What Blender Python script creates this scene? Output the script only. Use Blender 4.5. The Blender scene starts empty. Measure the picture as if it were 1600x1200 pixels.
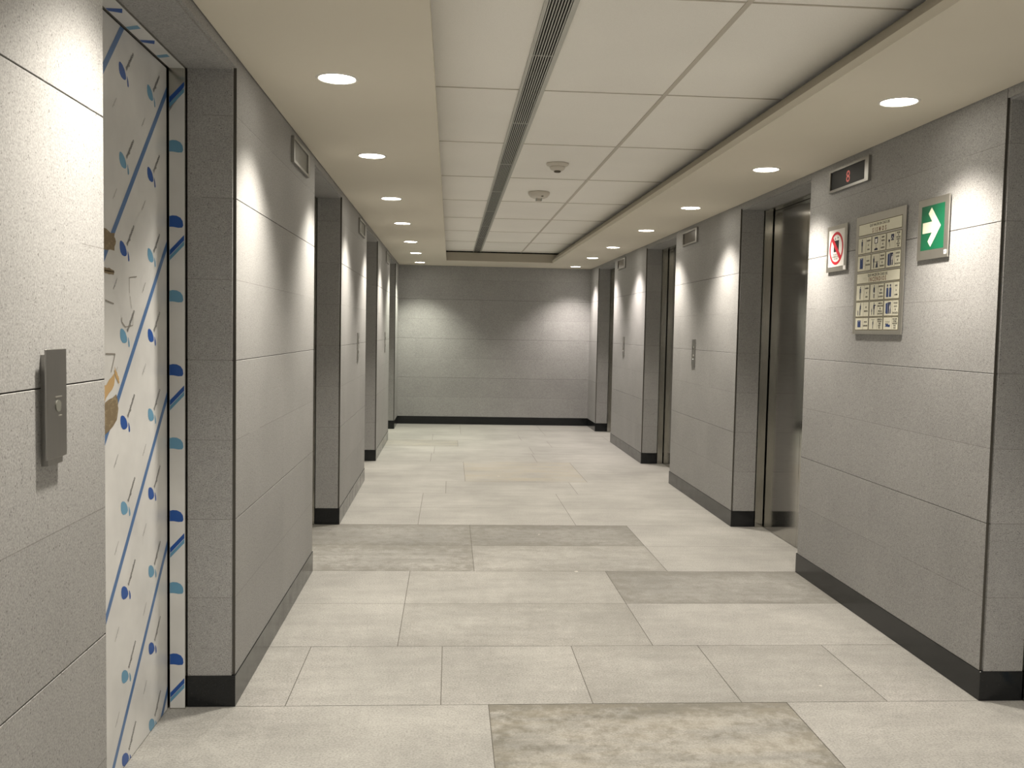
import bpy, math, random
from mathutils import Vector, Matrix

# ------------------------------------------------------------------ constants
H = 1.45                       # eye height
L, R, C = -0.80, 2.151, 2.432  # wall faces and soffit height
C2 = 2.570                     # tiled ceiling inside the recess
HEAD = 2.388                   # top of the lift openings
EY = 14.16                     # end wall
BY = -3.2                      # wall behind the camera
JD = 0.175                     # depth of the stone reveal
FD = 0.057                     # depth of the steel frame behind it
PILLARS = [(BY, -1.12), (0.20, 2.20), (3.49, 5.465), (6.785, 8.775), (10.10, 12.085), (13.395, EY)]
OPENINGS = [(PILLARS[i][1], PILLARS[i + 1][0]) for i in range(5)]
SC = bpy.context.scene
COL = SC.collection

# ------------------------------------------------------------------ camera
f, pitch, yaw, roll = 1434.69, -0.0572, 0.0678, 0.0198
fw = Vector((math.sin(yaw) * math.cos(pitch), math.cos(yaw) * math.cos(pitch), math.sin(pitch)))
rt = Vector((math.cos(yaw), -math.sin(yaw), 0)); up = rt.cross(fw)
rt2 = math.cos(roll) * rt + math.sin(roll) * up
up2 = -math.sin(roll) * rt + math.cos(roll) * up
cam_d = bpy.data.cameras.new('camera'); cam = bpy.data.objects.new('camera', cam_d); COL.objects.link(cam)
m3 = Matrix((rt2, up2, -fw)).transposed()
cam.matrix_world = Matrix.Translation((0, 0, H)) @ m3.to_4x4()
cam_d.sensor_width = 36.0; cam_d.lens = f / 1600 * 36.0
cam_d.clip_start = 0.02
SC.camera = cam

# ------------------------------------------------------------------ world, exposure, lamp settings
w = bpy.data.worlds.new('world'); SC.world = w; w.use_nodes = True
w.node_tree.nodes['Background'].inputs[0].default_value = (0.0, 0.0, 0.0, 1)
w.node_tree.nodes['Background'].inputs[1].default_value = 0.0
SC.view_settings.view_transform = 'Standard'
try: SC.view_settings.look = 'None'
except Exception: pass
SC.view_settings.exposure = 0.0
SC.view_settings.gamma = 1.0
SC.view_settings.use_curve_mapping = False
LAMP_W = 139.0
LAMP_CONE = math.radians(110)
LAMP_BLEND = 1.0
LIGHT_Y = [-2.90, -1.24, 0.41, 2.07, 3.72, 5.33, 7.03, 8.64, 10.42, 11.93, 13.55]
LIGHT_X = (-0.462, 1.838)

# ------------------------------------------------------------------ materials
def mat(name, col, rough=0.6, metal=0.0, emit=None, es=1.0, spec=None, aniso=None):
    m = bpy.data.materials.new(name); m.use_nodes = True
    b = m.node_tree.nodes['Principled BSDF']
    b.inputs['Base Color'].default_value = (*col, 1)
    b.inputs['Roughness'].default_value = rough
    b.inputs['Metallic'].default_value = metal
    if spec is not None: b.inputs['Specular IOR Level'].default_value = spec
    if aniso is not None: b.inputs['Anisotropic'].default_value = aniso
    if emit:
        b.inputs['Emission Color'].default_value = (*emit, 1)
        b.inputs['Emission Strength'].default_value = es
    return m

class NT:
    """tiny helper to write node trees"""
    def __init__(s, m): s.t = m.node_tree; s.b = s.t.nodes['Principled BSDF']
    def n(s, typ, **kw):
        x = s.t.nodes.new(typ)
        for k, v in kw.items():
            if k.startswith('i_'):
                key = k[2:]
                x.inputs[int(key) if key.isdigit() else key].default_value = v
            else: setattr(x, k, v)
        return x
    def l(s, a, b): s.t.links.new(a, b)
    def math(s, op, a, b=None, clamp=False):
        x = s.t.nodes.new('ShaderNodeMath'); x.operation = op; x.use_clamp = clamp
        for i, q in enumerate((a, b)):
            if q is None: continue
            if isinstance(q, (int, float)): x.inputs[i].default_value = q
            else: s.l(q, x.inputs[i])
        return x.outputs[0]
    def noise(s, vec, scale, detail=2, rough=0.5):
        x = s.n('ShaderNodeTexNoise'); x.inputs['Scale'].default_value = scale
        x.inputs['Detail'].default_value = detail; x.inputs['Roughness'].default_value = rough
        s.l(vec, x.inputs['Vector']); return x.outputs['Fac']
    def ramp(s, fac, stops):
        x = s.n('ShaderNodeValToRGB'); e = x.color_ramp.elements
        e[0].position, e[0].color = stops[0][0], (*stops[0][1], 1)
        e[1].position, e[1].color = stops[-1][0], (*stops[-1][1], 1)
        for p, c in stops[1:-1]:
            q = e.new(p); q.color = (*c, 1)
        s.l(fac, x.inputs[0]); return x.outputs[0]
    def mapr(s, v, a, b, c, d):
        x = s.n('ShaderNodeMapRange'); x.inputs[1].default_value = a; x.inputs[2].default_value = b
        x.inputs[3].default_value = c; x.inputs[4].default_value = d; s.l(v, x.inputs[0]); return x.outputs[0]
    def mixc(s, fac, a, b, mode='MIX'):
        x = s.n('ShaderNodeMix', data_type='RGBA', blend_type=mode)
        if isinstance(fac, (int, float)): x.inputs[0].default_value = fac
        else: s.l(fac, x.inputs[0])
        for i, q in ((6, a), (7, b)):
            if isinstance(q, tuple): x.inputs[i].default_value = (*q, 1)
            else: s.l(q, x.inputs[i])
        return x.outputs[2]
    def gray(s, v):
        x = s.n('ShaderNodeCombineColor')
        for i in range(3): s.l(v, x.inputs[i])
        return x.outputs[0]
    def bump(s, h, strength, dist=0.002):
        x = s.n('ShaderNodeBump'); x.inputs['Strength'].default_value = strength
        x.inputs['Distance'].default_value = dist; s.l(h, x.inputs['Height']); s.l(x.outputs[0], s.b.inputs['Normal'])

def stone_wall_mat():
    m = mat('wall_granite', (0.4, 0.39, 0.37), 0.62); t = NT(m)
    pos = t.n('ShaderNodeNewGeometry').outputs['Position']
    fine = t.noise(pos, 210, 5, 0.75); mid = t.noise(pos, 60, 4, 0.65); big = t.noise(pos, 3.0, 3, 0.5)
    vor = t.n('ShaderNodeTexVoronoi'); vor.inputs['Scale'].default_value = 120; t.l(pos, vor.inputs['Vector'])
    base = t.ramp(fine, [(0.36, (0.228, 0.226, 0.222)), (0.50, (0.345, 0.343, 0.340)), (0.64, (0.438, 0.436, 0.432))])
    base = t.mixc(1.0, base, t.gray(t.mapr(mid, 0.3, 0.7, 0.91, 1.08)), 'MULTIPLY')
    base = t.mixc(1.0, base, t.gray(t.mapr(big, 0.3, 0.7, 0.95, 1.05)), 'MULTIPLY')
    fleck = t.math('LESS_THAN', vor.outputs['Distance'], 0.24)
    sel = t.math('GREATER_THAN', t.noise(pos, 45, 2), 0.57)
    base = t.mixc(t.math('MULTIPLY', t.math('MULTIPLY', fleck, sel), 0.6), base, (0.07, 0.066, 0.06))
    # 30 cm courses: a hairline between the two slabs of a course and a slight change of tone
    sx = t.n('ShaderNodeSeparateXYZ'); t.l(pos, sx.inputs[0])
    zz = t.math('DIVIDE', t.math('SUBTRACT', sx.outputs[2], 0.12), 0.30)
    row = t.math('FLOOR', zz)
    yy = t.math('DIVIDE', t.math('SUBTRACT', t.math('ADD', sx.outputs[1], sx.outputs[0]), 3.70), 0.9915)
    colm = t.math('FLOOR', yy)
    cv = t.n('ShaderNodeCombineXYZ'); t.l(row, cv.inputs[2]); t.l(colm, cv.inputs[1])
    wn = t.n('ShaderNodeTexWhiteNoise'); t.l(cv.outputs[0], wn.inputs['Vector'])
    base = t.mixc(1.0, base, t.gray(t.mapr(wn.outputs['Value'], 0, 1, 0.955, 1.045)), 'MULTIPLY')
    fr = t.math('FRACT', zz)
    hair = t.math('LESS_THAN', fr, 0.008)
    broken = t.math('GREATER_THAN', t.noise(pos, 2.2, 2), 0.40)
    base = t.mixc(t.math('MULTIPLY', t.math('MULTIPLY', hair, broken), 0.5), base, (0.12, 0.115, 0.10))
    t.l(base, t.b.inputs['Base Color']); t.bump(t.math('ADD', fine, t.math('MULTIPLY', mid, 0.7)), 0.16, 0.0012)
    return m

def floor_mat():
    m = mat('floor_stone', (0.5, 0.48, 0.43), 0.55); t = NT(m)
    pos = t.n('ShaderNodeNewGeometry').outputs['Position']
    at = t.n('ShaderNodeVertexColor', layer_name='tone'); sp = t.n('ShaderNodeSeparateColor'); t.l(at.outputs[0], sp.inputs[0])
    fine = t.noise(pos, 130, 3, 0.65); mid = t.noise(pos, 22, 4, 0.6)
    st = t.n('ShaderNodeMapping'); st.inputs['Scale'].default_value = (1.0, 4.5, 1.0); t.l(pos, st.inputs[0])
    big = t.noise(st.outputs[0], 1.9, 5, 0.62)
    blot = t.noise(pos, 13, 8, 0.74)
    base = t.ramp(fine, [(0.28, (0.225, 0.221, 0.207)), (0.5, (0.345, 0.339, 0.318)), (0.75, (0.425, 0.419, 0.396))])
    base = t.mixc(1.0, base, t.gray(t.mapr(mid, 0.3, 0.7, 0.90, 1.07)), 'MULTIPLY')
    wide = t.noise(pos, 1.4, 4, 0.6)
    base = t.mixc(1.0, base, t.gray(t.mapr(wide, 0.35, 0.65, 0.86, 1.12)), 'MULTIPLY')
    base = t.mixc(1.0, base, t.gray(t.mapr(big, 0.3, 0.7, 0.90, 1.05)), 'MULTIPLY')
    base = t.mixc(1.0, base, t.gray(sp.outputs[0]), 'MULTIPLY')
    # worn, damp-looking stains that belong to single slabs (G channel) and a yellower slab (B channel)
    uv = t.n('ShaderNodeUVMap', uv_map='slab'); su = t.n('ShaderNodeSeparateXYZ'); t.l(uv.outputs[0], su.inputs[0])
    eu = t.math('ABSOLUTE', t.math('SUBTRACT', su.outputs[0], 0.5)); ev = t.math('ABSOLUTE', t.math('SUBTRACT', su.outputs[1], 0.46))
    rim = t.math('MAXIMUM', t.mapr(eu, 0.36, 0.5, 0, 0.7), t.mapr(ev, 0.26, 0.5, 0, 1.0), True)
    bl2 = t.math('SUBTRACT', blot, t.math('MULTIPLY', rim, 0.16))
    smask = t.math('MULTIPLY', t.mapr(bl2, 0.35, 0.55, 1.0, 0.08), sp.outputs[1], True)
    smask2 = t.math('MULTIPLY', t.mapr(t.math('ADD', t.math('MULTIPLY', big, .7), t.math('MULTIPLY', blot, .3)), 0.36, 0.54, 1.0, 0.08), sp.outputs[1], True)
    s2 = t.math('MAXIMUM', smask, t.math('MULTIPLY', smask2, 0.75))
    base = t.mixc(t.math('MULTIPLY', s2, 0.92), base, (0.122, 0.114, 0.090))
    base = t.mixc(t.math('MULTIPLY', sp.outputs[2], t.mapr(big, 0.40, 0.60, 0.0, 0.8)), base, (0.335, 0.30, 0.23))
    # a few pale chips
    v = t.n('ShaderNodeTexVoronoi'); v.inputs['Scale'].default_value = 1.7; t.l(pos, v.inputs['Vector'])
    chip = t.math('LESS_THAN', t.math('ADD', v.outputs['Distance'], t.math('MULTIPLY', mid, 0.05)), 0.046)
    base = t.mixc(t.math('MULTIPLY', chip, 0.5), base, (0.80, 0.77, 0.70))
    t.l(base, t.b.inputs['Base Color'])
    t.l(t.mapr(mid, 0.3, 0.7, 0.48, 0.66), t.b.inputs['Roughness'])
    t.bump(t.math('ADD', fine, mid), 0.2, 0.0012)
    return m

def paint_mat():
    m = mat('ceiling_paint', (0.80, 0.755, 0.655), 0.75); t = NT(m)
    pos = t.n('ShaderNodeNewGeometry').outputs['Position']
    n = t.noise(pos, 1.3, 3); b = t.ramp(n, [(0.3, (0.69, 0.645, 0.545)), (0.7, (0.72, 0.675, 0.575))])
    t.l(b, t.b.inputs['Base Color']); t.bump(t.noise(pos, 240, 2), 0.08, 0.0006)
    return m

def tile_mat():
    m = mat('ceiling_tile', (0.82, 0.80, 0.76), 0.85); t = NT(m)
    pos = t.n('ShaderNodeNewGeometry').outputs['Position']
    n = t.noise(pos, 330, 2); n2 = t.noise(pos, 1.1, 2)
    b = t.mixc(1.0, t.ramp(n, [(0.3, (0.88, 0.86, 0.81)), (0.6, (0.94, 0.92, 0.87))]), t.gray(t.mapr(n2, 0.3, 0.7, 0.97, 1.03)), 'MULTIPLY')
    t.l(b, t.b.inputs['Base Color']); t.bump(n, 0.25, 0.001)
    return m

def black_mat():
    m = mat('black_granite', (0.005, 0.006, 0.007), 0.16, spec=0.42); t = NT(m)
    pos = t.n('ShaderNodeNewGeometry').outputs['Position']
    n = t.noise(pos, 160, 2)
    t.l(t.ramp(n, [(0.45, (0.004, 0.005, 0.006)), (0.78, (0.014, 0.016, 0.018))]), t.b.inputs['Base Color'])
    t.l(t.mapr(t.noise(pos, 9, 3), 0.3, 0.7, 0.13, 0.24), t.b.inputs['Roughness'])
    return m

def steel_mat(name, col, rough, streak=True, aniso=0.5, rot=0.0):
    m = mat(name, col, rough, 1.0, aniso=aniso); t = NT(m)
    tg = t.n('ShaderNodeCombineXYZ'); tg.inputs[0].default_value = .707; tg.inputs[1].default_value = .707; t.l(tg.outputs[0], t.b.inputs['Tangent'])
    pos = t.n('ShaderNodeNewGeometry').outputs['Position']
    mp = t.n('ShaderNodeMapping'); mp.inputs['Scale'].default_value = (60, 60, 0.6); t.l(pos, mp.inputs[0])
    n = t.noise(mp.outputs[0], 8, 3)
    t.l(t.mapr(n, 0.3, 0.7, rough * 0.9, rough * 1.15), t.b.inputs['Roughness'])
    cl = t.n('ShaderNodeRGB'); cl.outputs[0].default_value = (*col, 1)
    t.l(t.mixc(1.0, cl.outputs[0], t.gray(t.mapr(n, 0.3, 0.7, 0.93, 1.05)), 'MULTIPLY'), t.b.inputs['Base Color'])
    return m

def film_mat():
    m = mat('protective_film', (0.70, 0.685, 0.64), 0.34, spec=0.5); t = NT(m)
    pos = t.n('ShaderNodeNewGeometry').outputs['Position']
    n = t.noise(pos, 5, 3); n2 = t.noise(pos, 30, 2)
    t.l(t.ramp(n, [(0.3, (0.60, 0.60, 0.595)), (0.7, (0.72, 0.72, 0.71))]), t.b.inputs['Base Color'])
    t.bump(t.math('ADD', n, t.math('MULTIPLY', n2, 0.15)), 0.22, 0.01)
    return m

def scuff_mat(name, a, b):
    m = mat(name, a, 0.6); t = NT(m)
    pos = t.n('ShaderNodeNewGeometry').outputs['Position']
    mp = t.n('ShaderNodeMapping'); mp.inputs['Scale'].default_value = (1, 1, 2.2); mp.inputs['Rotation'].default_value = (0.7, 0, 0); t.l(pos, mp.inputs[0])
    t.l(t.ramp(t.noise(mp.outputs[0], 40, 3), [(0.50, a), (0.74, b)]), t.b.inputs['Base Color'])
    return m

M = dict(
    wall=stone_wall_mat(), floor=floor_mat(), paint=paint_mat(), tile=tile_mat(), black=black_mat(),
    gap=mat('joint_shadow_grout', (0.035, 0.032, 0.028), 0.9),
    fgrout=mat('floor_grout', (0.11, 0.10, 0.085), 0.9),
    tbar=mat('ceiling_grid_bar', (0.56, 0.52, 0.45), 0.5),
    door=steel_mat('lift_door_steel', (0.43, 0.42, 0.395), 0.11, aniso=0.88),
    frame=steel_mat('lift_frame_steel', (0.50, 0.49, 0.45), 0.19, aniso=0.6),
    plate=steel_mat('plate_steel', (0.36, 0.355, 0.34), 0.36, aniso=0.2),
    sign=steel_mat('sign_aluminium', (0.60, 0.585, 0.54), 0.42, aniso=0.2),
    film=film_mat(),
    blue_dark=mat('film_print_blue', (0.012, 0.080, 0.34), 0.4),
    blue_light=mat('film_print_pale_blue', (0.13, 0.31, 0.47), 0.4),
    blue_stripe=mat('film_print_stripe', (0.075, 0.165, 0.36), 0.4),
    film_text=mat('film_print_grey', (0.20, 0.20, 0.20), 0.5),
    marker=mat('marker_ink', (0.26, 0.24, 0.21), 0.6),
    scuff=scuff_mat('torn_brown_glue', (0.20, 0.150, 0.085), (0.33, 0.26, 0.16)),
    tan=mat('tan_paper_scrap', (0.50, 0.33, 0.15), 0.7),
    trim=mat('white_trim', (0.80, 0.78, 0.73), 0.4),
    lens=mat('lamp_lens', (0.9, 0.9, 0.85), 0.3, emit=(1.0, 0.93, 0.80), es=24.0),
    slot_frame=mat('diffuser_frame', (0.50, 0.50, 0.46), 0.4, 0.3),
    slot_blade=mat('diffuser_blade', (0.46, 0.46, 0.43), 0.4, 0.5),
    coffer=mat('coffer_side_tone', (0.42, 0.385, 0.315), 0.8),  # darker colour for the slopes and upright ends of the coffer
    seal=mat('corner_sealant', (0.075, 0.070, 0.060), 0.9),
    dark=mat('dark_void', (0.006, 0.006, 0.006), 0.9),
    plastic=mat('detector_plastic', (0.66, 0.62, 0.55), 0.5),
    plastic_dark=mat('detector_chamber', (0.10, 0.08, 0.055), 0.6),
    glass=mat('display_glass', (0.012, 0.013, 0.014), 0.5, spec=.25),
    glass_off=mat('display_glass_tinted', (0.055, 0.045, 0.035), 0.25),
    glass_grey=mat('display_glass_grey', (0.16, 0.16, 0.14), 0.35),
    red_led=mat('led_red', (0.2, 0.02, 0.01), 0.4, emit=(1.0, 0.13, 0.09), es=.32),
    white_dot=mat('button_dot', (0.8, 0.8, 0.75), 0.4, emit=(1, 0.95, 0.85), es=0.7),
    white=mat('sign_white', (0.86, 0.84, 0.80), 0.4),
    cream=mat('sign_cream', (0.80, 0.78, 0.64), 0.5),
    olive=mat('sign_rule_olive', (0.20, 0.18, 0.10), 0.5),
    green=mat('sign_green', (0.003, 0.125, 0.055), 0.4),
    arrow=mat('sign_arrow_cream', (0.80, 0.79, 0.62), 0.4),
    red=mat('sign_red', (0.60, 0.02, 0.04), 0.4),
    blk=mat('sign_black', (0.012, 0.012, 0.014), 0.4),
    navy=mat('sign_navy', (0.022, 0.035, 0.09), 0.4),
    pblue=mat('sign_blue', (0.025, 0.06, 0.21), 0.4),
    ink=mat('sign_ink', (0.06, 0.055, 0.04), 0.5),
    brown=mat('sign_brown_letters', (0.30, 0.16, 0.10), 0.5),
    sticker=mat('small_sticker', (0.82, 0.80, 0.78), 0.4),
)

# ------------------------------------------------------------------ mesh helpers
class MB:
    def __init__(s): s.v = []; s.f = []; s.mi = []; s.cur = 0; s.tone = []
    def quad(s, a, b, c, d, tone=None): s.poly([a, b, c, d], tone)
    def poly(s, pts, tone=None):
        i = len(s.v); s.v += [tuple(p) for p in pts]; s.f.append(list(range(i, i + len(pts)))); s.mi.append(s.cur); s.tone.append(tone)
    def box(s, x0, x1, y0, y1, z0, z1):
        x0, x1 = sorted((x0, x1)); y0, y1 = sorted((y0, y1)); z0, z1 = sorted((z0, z1))
        i = len(s.v)
        s.v += [(x, y, z) for z in (z0, z1) for x, y in ((x0, y0), (x1, y0), (x1, y1), (x0, y1))]
        for q in ((3, 2, 1, 0), (4, 5, 6, 7), (0, 1, 5, 4), (1, 2, 6, 5), (2, 3, 7, 6), (3, 0, 4, 7)):
            s.f.append([i + k for k in q]); s.mi.append(s.cur); s.tone.append(None)
    def bevbox(s, x0, x1, y0, y1, z0, z1, b):
        """box with all edges chamfered by b"""
        x0, x1 = sorted((x0, x1)); y0, y1 = sorted((y0, y1)); z0, z1 = sorted((z0, z1))
        rings = [(z0, b), (z0 + b, 0), (z1 - b, 0), (z1, b)]
        idx = []
        for z, q in rings:
            e = b
            pts = [(x0 + e, y0), (x1 - e, y0), (x1, y0 + e), (x1, y1 - e), (x1 - e, y1), (x0 + e, y1), (x0, y1 - e), (x0, y0 + e)] if q == 0 else \
                  [(x0 + 2 * e, y0 + e), (x1 - 2 * e, y0 + e), (x1 - e, y0 + 2 * e), (x1 - e, y1 - 2 * e), (x1 - 2 * e, y1 - e), (x0 + 2 * e, y1 - e), (x0 + e, y1 - 2 * e), (x0 + e, y0 + 2 * e)]
            st = len(s.v); s.v += [(x, y, z) for x, y in pts]; idx.append(list(range(st, st + 8)))
        for a, c in zip(idx[:-1], idx[1:]):
            for k in range(8):
                s.f.append([a[k], a[(k + 1) % 8], c[(k + 1) % 8], c[k]]); s.mi.append(s.cur); s.tone.append(None)
        s.f.append(idx[0][::-1]); s.mi.append(s.cur); s.tone.append(None)
        s.f.append(idx[-1]); s.mi.append(s.cur); s.tone.append(None)
    def prism(s, poly, rings):
        """poly: ccw (x,y) outline; rings: (z, inset) list"""
        n = len(poly); idx = []
        def inset(d):
            out = []
            for k in range(n):
                p0 = Vector(poly[k - 1]); p1 = Vector(poly[k]); p2 = Vector(poly[(k + 1) % n])
                e1 = (p1 - p0).normalized(); e2 = (p2 - p1).normalized()
                n1 = Vector((-e1.y, e1.x)); n2 = Vector((-e2.y, e2.x))
                out.append(p1 + (n1 + n2) * d / max(0.2, 1 + n1.dot(n2)))
            return out
        for z, d in rings:
            st = len(s.v); s.v += [(p[0], p[1], z) for p in inset(d)]; idx.append(list(range(st, st + n)))
        for a, c in zip(idx[:-1], idx[1:]):
            for k in range(n):
                s.f.append([a[k], a[(k + 1) % n], c[(k + 1) % n], c[k]]); s.mi.append(s.cur); s.tone.append(None)
        s.f.append(idx[0][::-1]); s.mi.append(s.cur); s.tone.append(None)
        s.f.append(idx[-1]); s.mi.append(s.cur); s.tone.append(None)
    def lathe(s, prof, n=40, c=(0, 0)):
        """profile (r, z) revolved around z; r 0 closes it"""
        idx = []
        for r, z in prof:
            if r <= 1e-6: idx.append([len(s.v)]); s.v.append((c[0], c[1], z))
            else:
                st = len(s.v); s.v += [(c[0] + r * math.cos(2 * math.pi * k / n), c[1] + r * math.sin(2 * math.pi * k / n), z) for k in range(n)]
                idx.append(list(range(st, st + n)))
        for a, b in zip(idx[:-1], idx[1:]):
            for k in range(n):
                q = [a[k % len(a)], a[(k + 1) % len(a)], b[(k + 1) % len(b)], b[k % len(b)]]
                q = list(dict.fromkeys(q))
                if len(q) > 2: s.f.append(q); s.mi.append(s.cur); s.tone.append(None)
    def build(s, name, mats, parent=None, smooth=False, kind=None, hard=False):
        me = bpy.data.meshes.new(name); me.from_pydata(s.v, [], s.f)
        if not isinstance(mats, (list, tuple)): mats = [mats]
        for q in mats: me.materials.append(q)
        me.polygons.foreach_set('material_index', s.mi)
        if any(t is not None for t in s.tone):
            uvl = me.uv_layers.new(name='slab')
            for p in me.polygons:
                if len(p.loop_indices) == 4:
                    for q, li in enumerate(p.loop_indices): uvl.data[li].uv = ((0, 0), (1, 0), (1, 1), (0, 1))[q]
            ca = me.color_attributes.new('tone', 'FLOAT_COLOR', 'CORNER')
            for p, t in zip(me.polygons, s.tone):
                t = t or (1, 0, 0)
                for li in p.loop_indices: ca.data[li].color = (*t, 1)
        if smooth:
            me.polygons.foreach_set('use_smooth', [True] * len(me.polygons))
        me.update()
        o = bpy.data.objects.new(name, me); COL.objects.link(o)
        if parent: o.parent = parent
        if kind: o['kind'] = kind
        if smooth:
            md = o.modifiers.new('edges', 'EDGE_SPLIT'); md.split_angle = math.radians(40)
        return o

def root(name, label, cat, loc, group=None):
    o = bpy.data.objects.new(name, None); COL.objects.link(o); o.location = loc; o.empty_display_size = 0.1
    o['label'] = label; o['category'] = cat
    if group: o['group'] = group
    return o

def text_polys(s, size, align='CENTER', bold=0.0, sx=1.0):
    """flat triangles (2-D) of a line of lettering"""
    cu = bpy.data.curves.new('lettering', 'FONT'); cu.body = s; cu.size = size; cu.align_x = align; cu.offset = bold
    cu.resolution_u = 2
    ob = bpy.data.objects.new('lettering', cu); COL.objects.link(ob)
    dg = bpy.context.evaluated_depsgraph_get(); dg.update()
    me = bpy.data.meshes.new_from_object(ob.evaluated_get(dg))
    out = [[(me.vertices[i].co.x * sx, me.vertices[i].co.y) for i in p.vertices] for p in me.polygons]
    bpy.data.objects.remove(ob); bpy.data.meshes.remove(me); bpy.data.curves.remove(cu)
    return out

# ------------------------------------------------------------------ floor
def build_floor():
    m = MB(); rnd = random.Random(5)
    P = 0.662; y0 = 3.49
    offs = {-1: 0.17, 0: None, 1: -0.22, 2: -0.22, 3: 0.165, 4: 0.165, 5: -0.22, 6: -0.22, 7: -0.02, 8: 0.163, 9: 0.163, 10: -0.2, 11: 1.015 - 1.19, 12: 0.114}
    x_lo, x_hi = L - 0.28, R + 0.28
    k0 = math.floor((BY - y0) / P); k1 = math.ceil((EY - y0) / P)
    for k in range(k0, k1):
        ya = max(BY - 0.02, y0 + k * P); yb = min(EY + 0.02, y0 + (k + 1) * P)
        o = offs.get(k, rnd.choice((0.165, -0.22)))
        wdt = 0.595 if k == 0 else 1.185
        if o is None: o = -0.015
        xs = [o + wdt * i for i in range(-4, 6)]
        for a, b in zip(xs[:-1], xs[1:]):
            if b < L + .01 or a > R + .03: continue
            a2 = x_lo if a < L - .0 else a; b2 = x_hi if b > R + .03 else b
            if b2 - a2 < 0.01: continue
            tn = rnd.uniform(0.965, 1.03); g = 0.0; bl = 0.0
            mid = (a + b) / 2
            if k == -1 and 0.1 < mid < 1.3: tn, g, bl = 1.0, 0.85, .35
            if k == 2 and mid > 1.2: tn, g = 0.82, 0.50
            if k == 4 and mid < 1.3: tn, g = 0.76, 0.55
            if k == 3 and mid < 0.2: g = 0.60
            if k == 3 and 0.2 < mid < 1.2: g = 0.34
            if k in (8, 9) and 0.2 < mid < 1.3: bl = 0.75
            if k == 1 and -0.2 < mid < 1: g = 0.20; tn = .97
            if k == 0 and 0.6 < mid < 1.7: tn = .93; g = .15
            if k == 2 and -0.2 < mid < 1: g = 0.16
            if k == 12 and mid < 0.4: bl = 0.5; g = .2
            gp = 0.0014
            m.cur = 0
            m.quad((a2 + gp, ya + gp, 0), (b2 - gp, ya + gp, 0), (b2 - gp, yb - gp, 0), (a2 + gp, yb - gp, 0), (tn, g, bl))
    m.cur = 1
    m.quad((x_lo, BY, -0.002), (x_hi, BY, -0.002), (x_hi, EY, -0.002), (x_lo, EY, -0.002), (1, 0, 0))
    m.cur = 1
    m.box(x_lo, x_hi, BY - .02, EY + .02, -0.08, -0.003)
    m.build('floor', [M['floor'], M['fgrout']], kind='structure')
build_floor()

# ------------------------------------------------------------------ side walls
COURSES = [0.12, 0.72, 1.32, 1.92, 2.62]
NOTCH = 0.012
def side_wall(side):
    s = -1 if side == 'left' else 1
    face = L if s < 0 else R
    m = MB()
    for (a, b) in PILLARS:
        back = face + s * 0.40; e = NOTCH; j = face + s * JD
        notch_a = a > BY + .01; notch_b = b < EY - .01
        # outline with a small square rebate at every free corner; the rear part is set back behind the steel frame
        pts = []
        if notch_a: pts += [(face, a + e), (face + s * e, a + e), (face + s * e, a), (j, a), (j, a + 0.06), (back, a + 0.06)]
        else: pts += [(face, a), (back, a)]
        if notch_b: pts += [(back, b - 0.06), (j, b - 0.06), (j, b), (face + s * e, b), (face + s * e, b - e), (face, b - e)]
        else: pts += [(back, b), (face, b)]
        area = sum(pts[i][0] * pts[(i + 1) % len(pts)][1] - pts[(i + 1) % len(pts)][0] * pts[i][1] for i in range(len(pts)))
        if area < 0: pts = pts[::-1]
        for z0, z1 in zip(COURSES[:-1], COURSES[1:]):
            lo = 0.0 if z0 == 0.12 else 0.0012
            m.cur = 0
            m.prism(pts, [(z0 + lo, 0.0012), (z0 + lo + 0.0011, 0), (z1 - 0.0023, 0), (z1 - 0.0012, 0.0012)])
        m.cur = 1
        m.prism(pts, [(0.0, 0.004), (2.6, 0.004)])
        # on the reveals the joints are filled almost flush with stone dust
        m.cur = 0
        if notch_a: m.box(face + s * (e + .001), j - s * .0008, a + .0006, a + .006, 0.12, 2.6)
        if notch_b: m.box(face + s * (e + .001), j - s * .0008, b - .006, b - .0006, 0.12, 2.6)
        m.cur = 1
        # dark sealant on the inner face of each corner rebate
        m.cur = 2
        if notch_a: m.box(face + s * .0008, face + s * (e - .0012), a + e - .0012, a + e + .001, 0.121, 2.43)
        if notch_b: m.box(face + s * .0008, face + s * (e - .0012), b - e - .001, b - e + .0012, 0.121, 2.43)
    m.cur = 0
    for (a, b) in OPENINGS:            # stone heads over the openings
        m.box(face + s * 0.011, face + s * JD, a - 0.0, b + 0.0, HEAD, 2.62)
        m.box(face, face + s * 0.02, a - NOTCH + .004, b + NOTCH - .004, HEAD + 0.008, 2.62)
        m.cur = 0
        m.box(face + s * JD, face + s * 0.40, a - 0.05, b + 0.05, HEAD + 0.001, 2.62)
    m.build('wall_' + side, [M['wall'], M['gap'], M['seal']], kind='structure')
    k = MB()
    for (a, b) in PILLARS:
        x0, x1 = face - s * 0.003, face + s * (JD + 0.002)
        k.bevbox(x0, x1, a - 0.003 if a > BY + .01 else a, b + 0.003 if b < EY - .01 else b, 0.0, 0.120, 0.0012)
    k.build('baseboard_' + side, M['black'], kind='structure')
side_wall('left'); side_wall('right')

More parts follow.
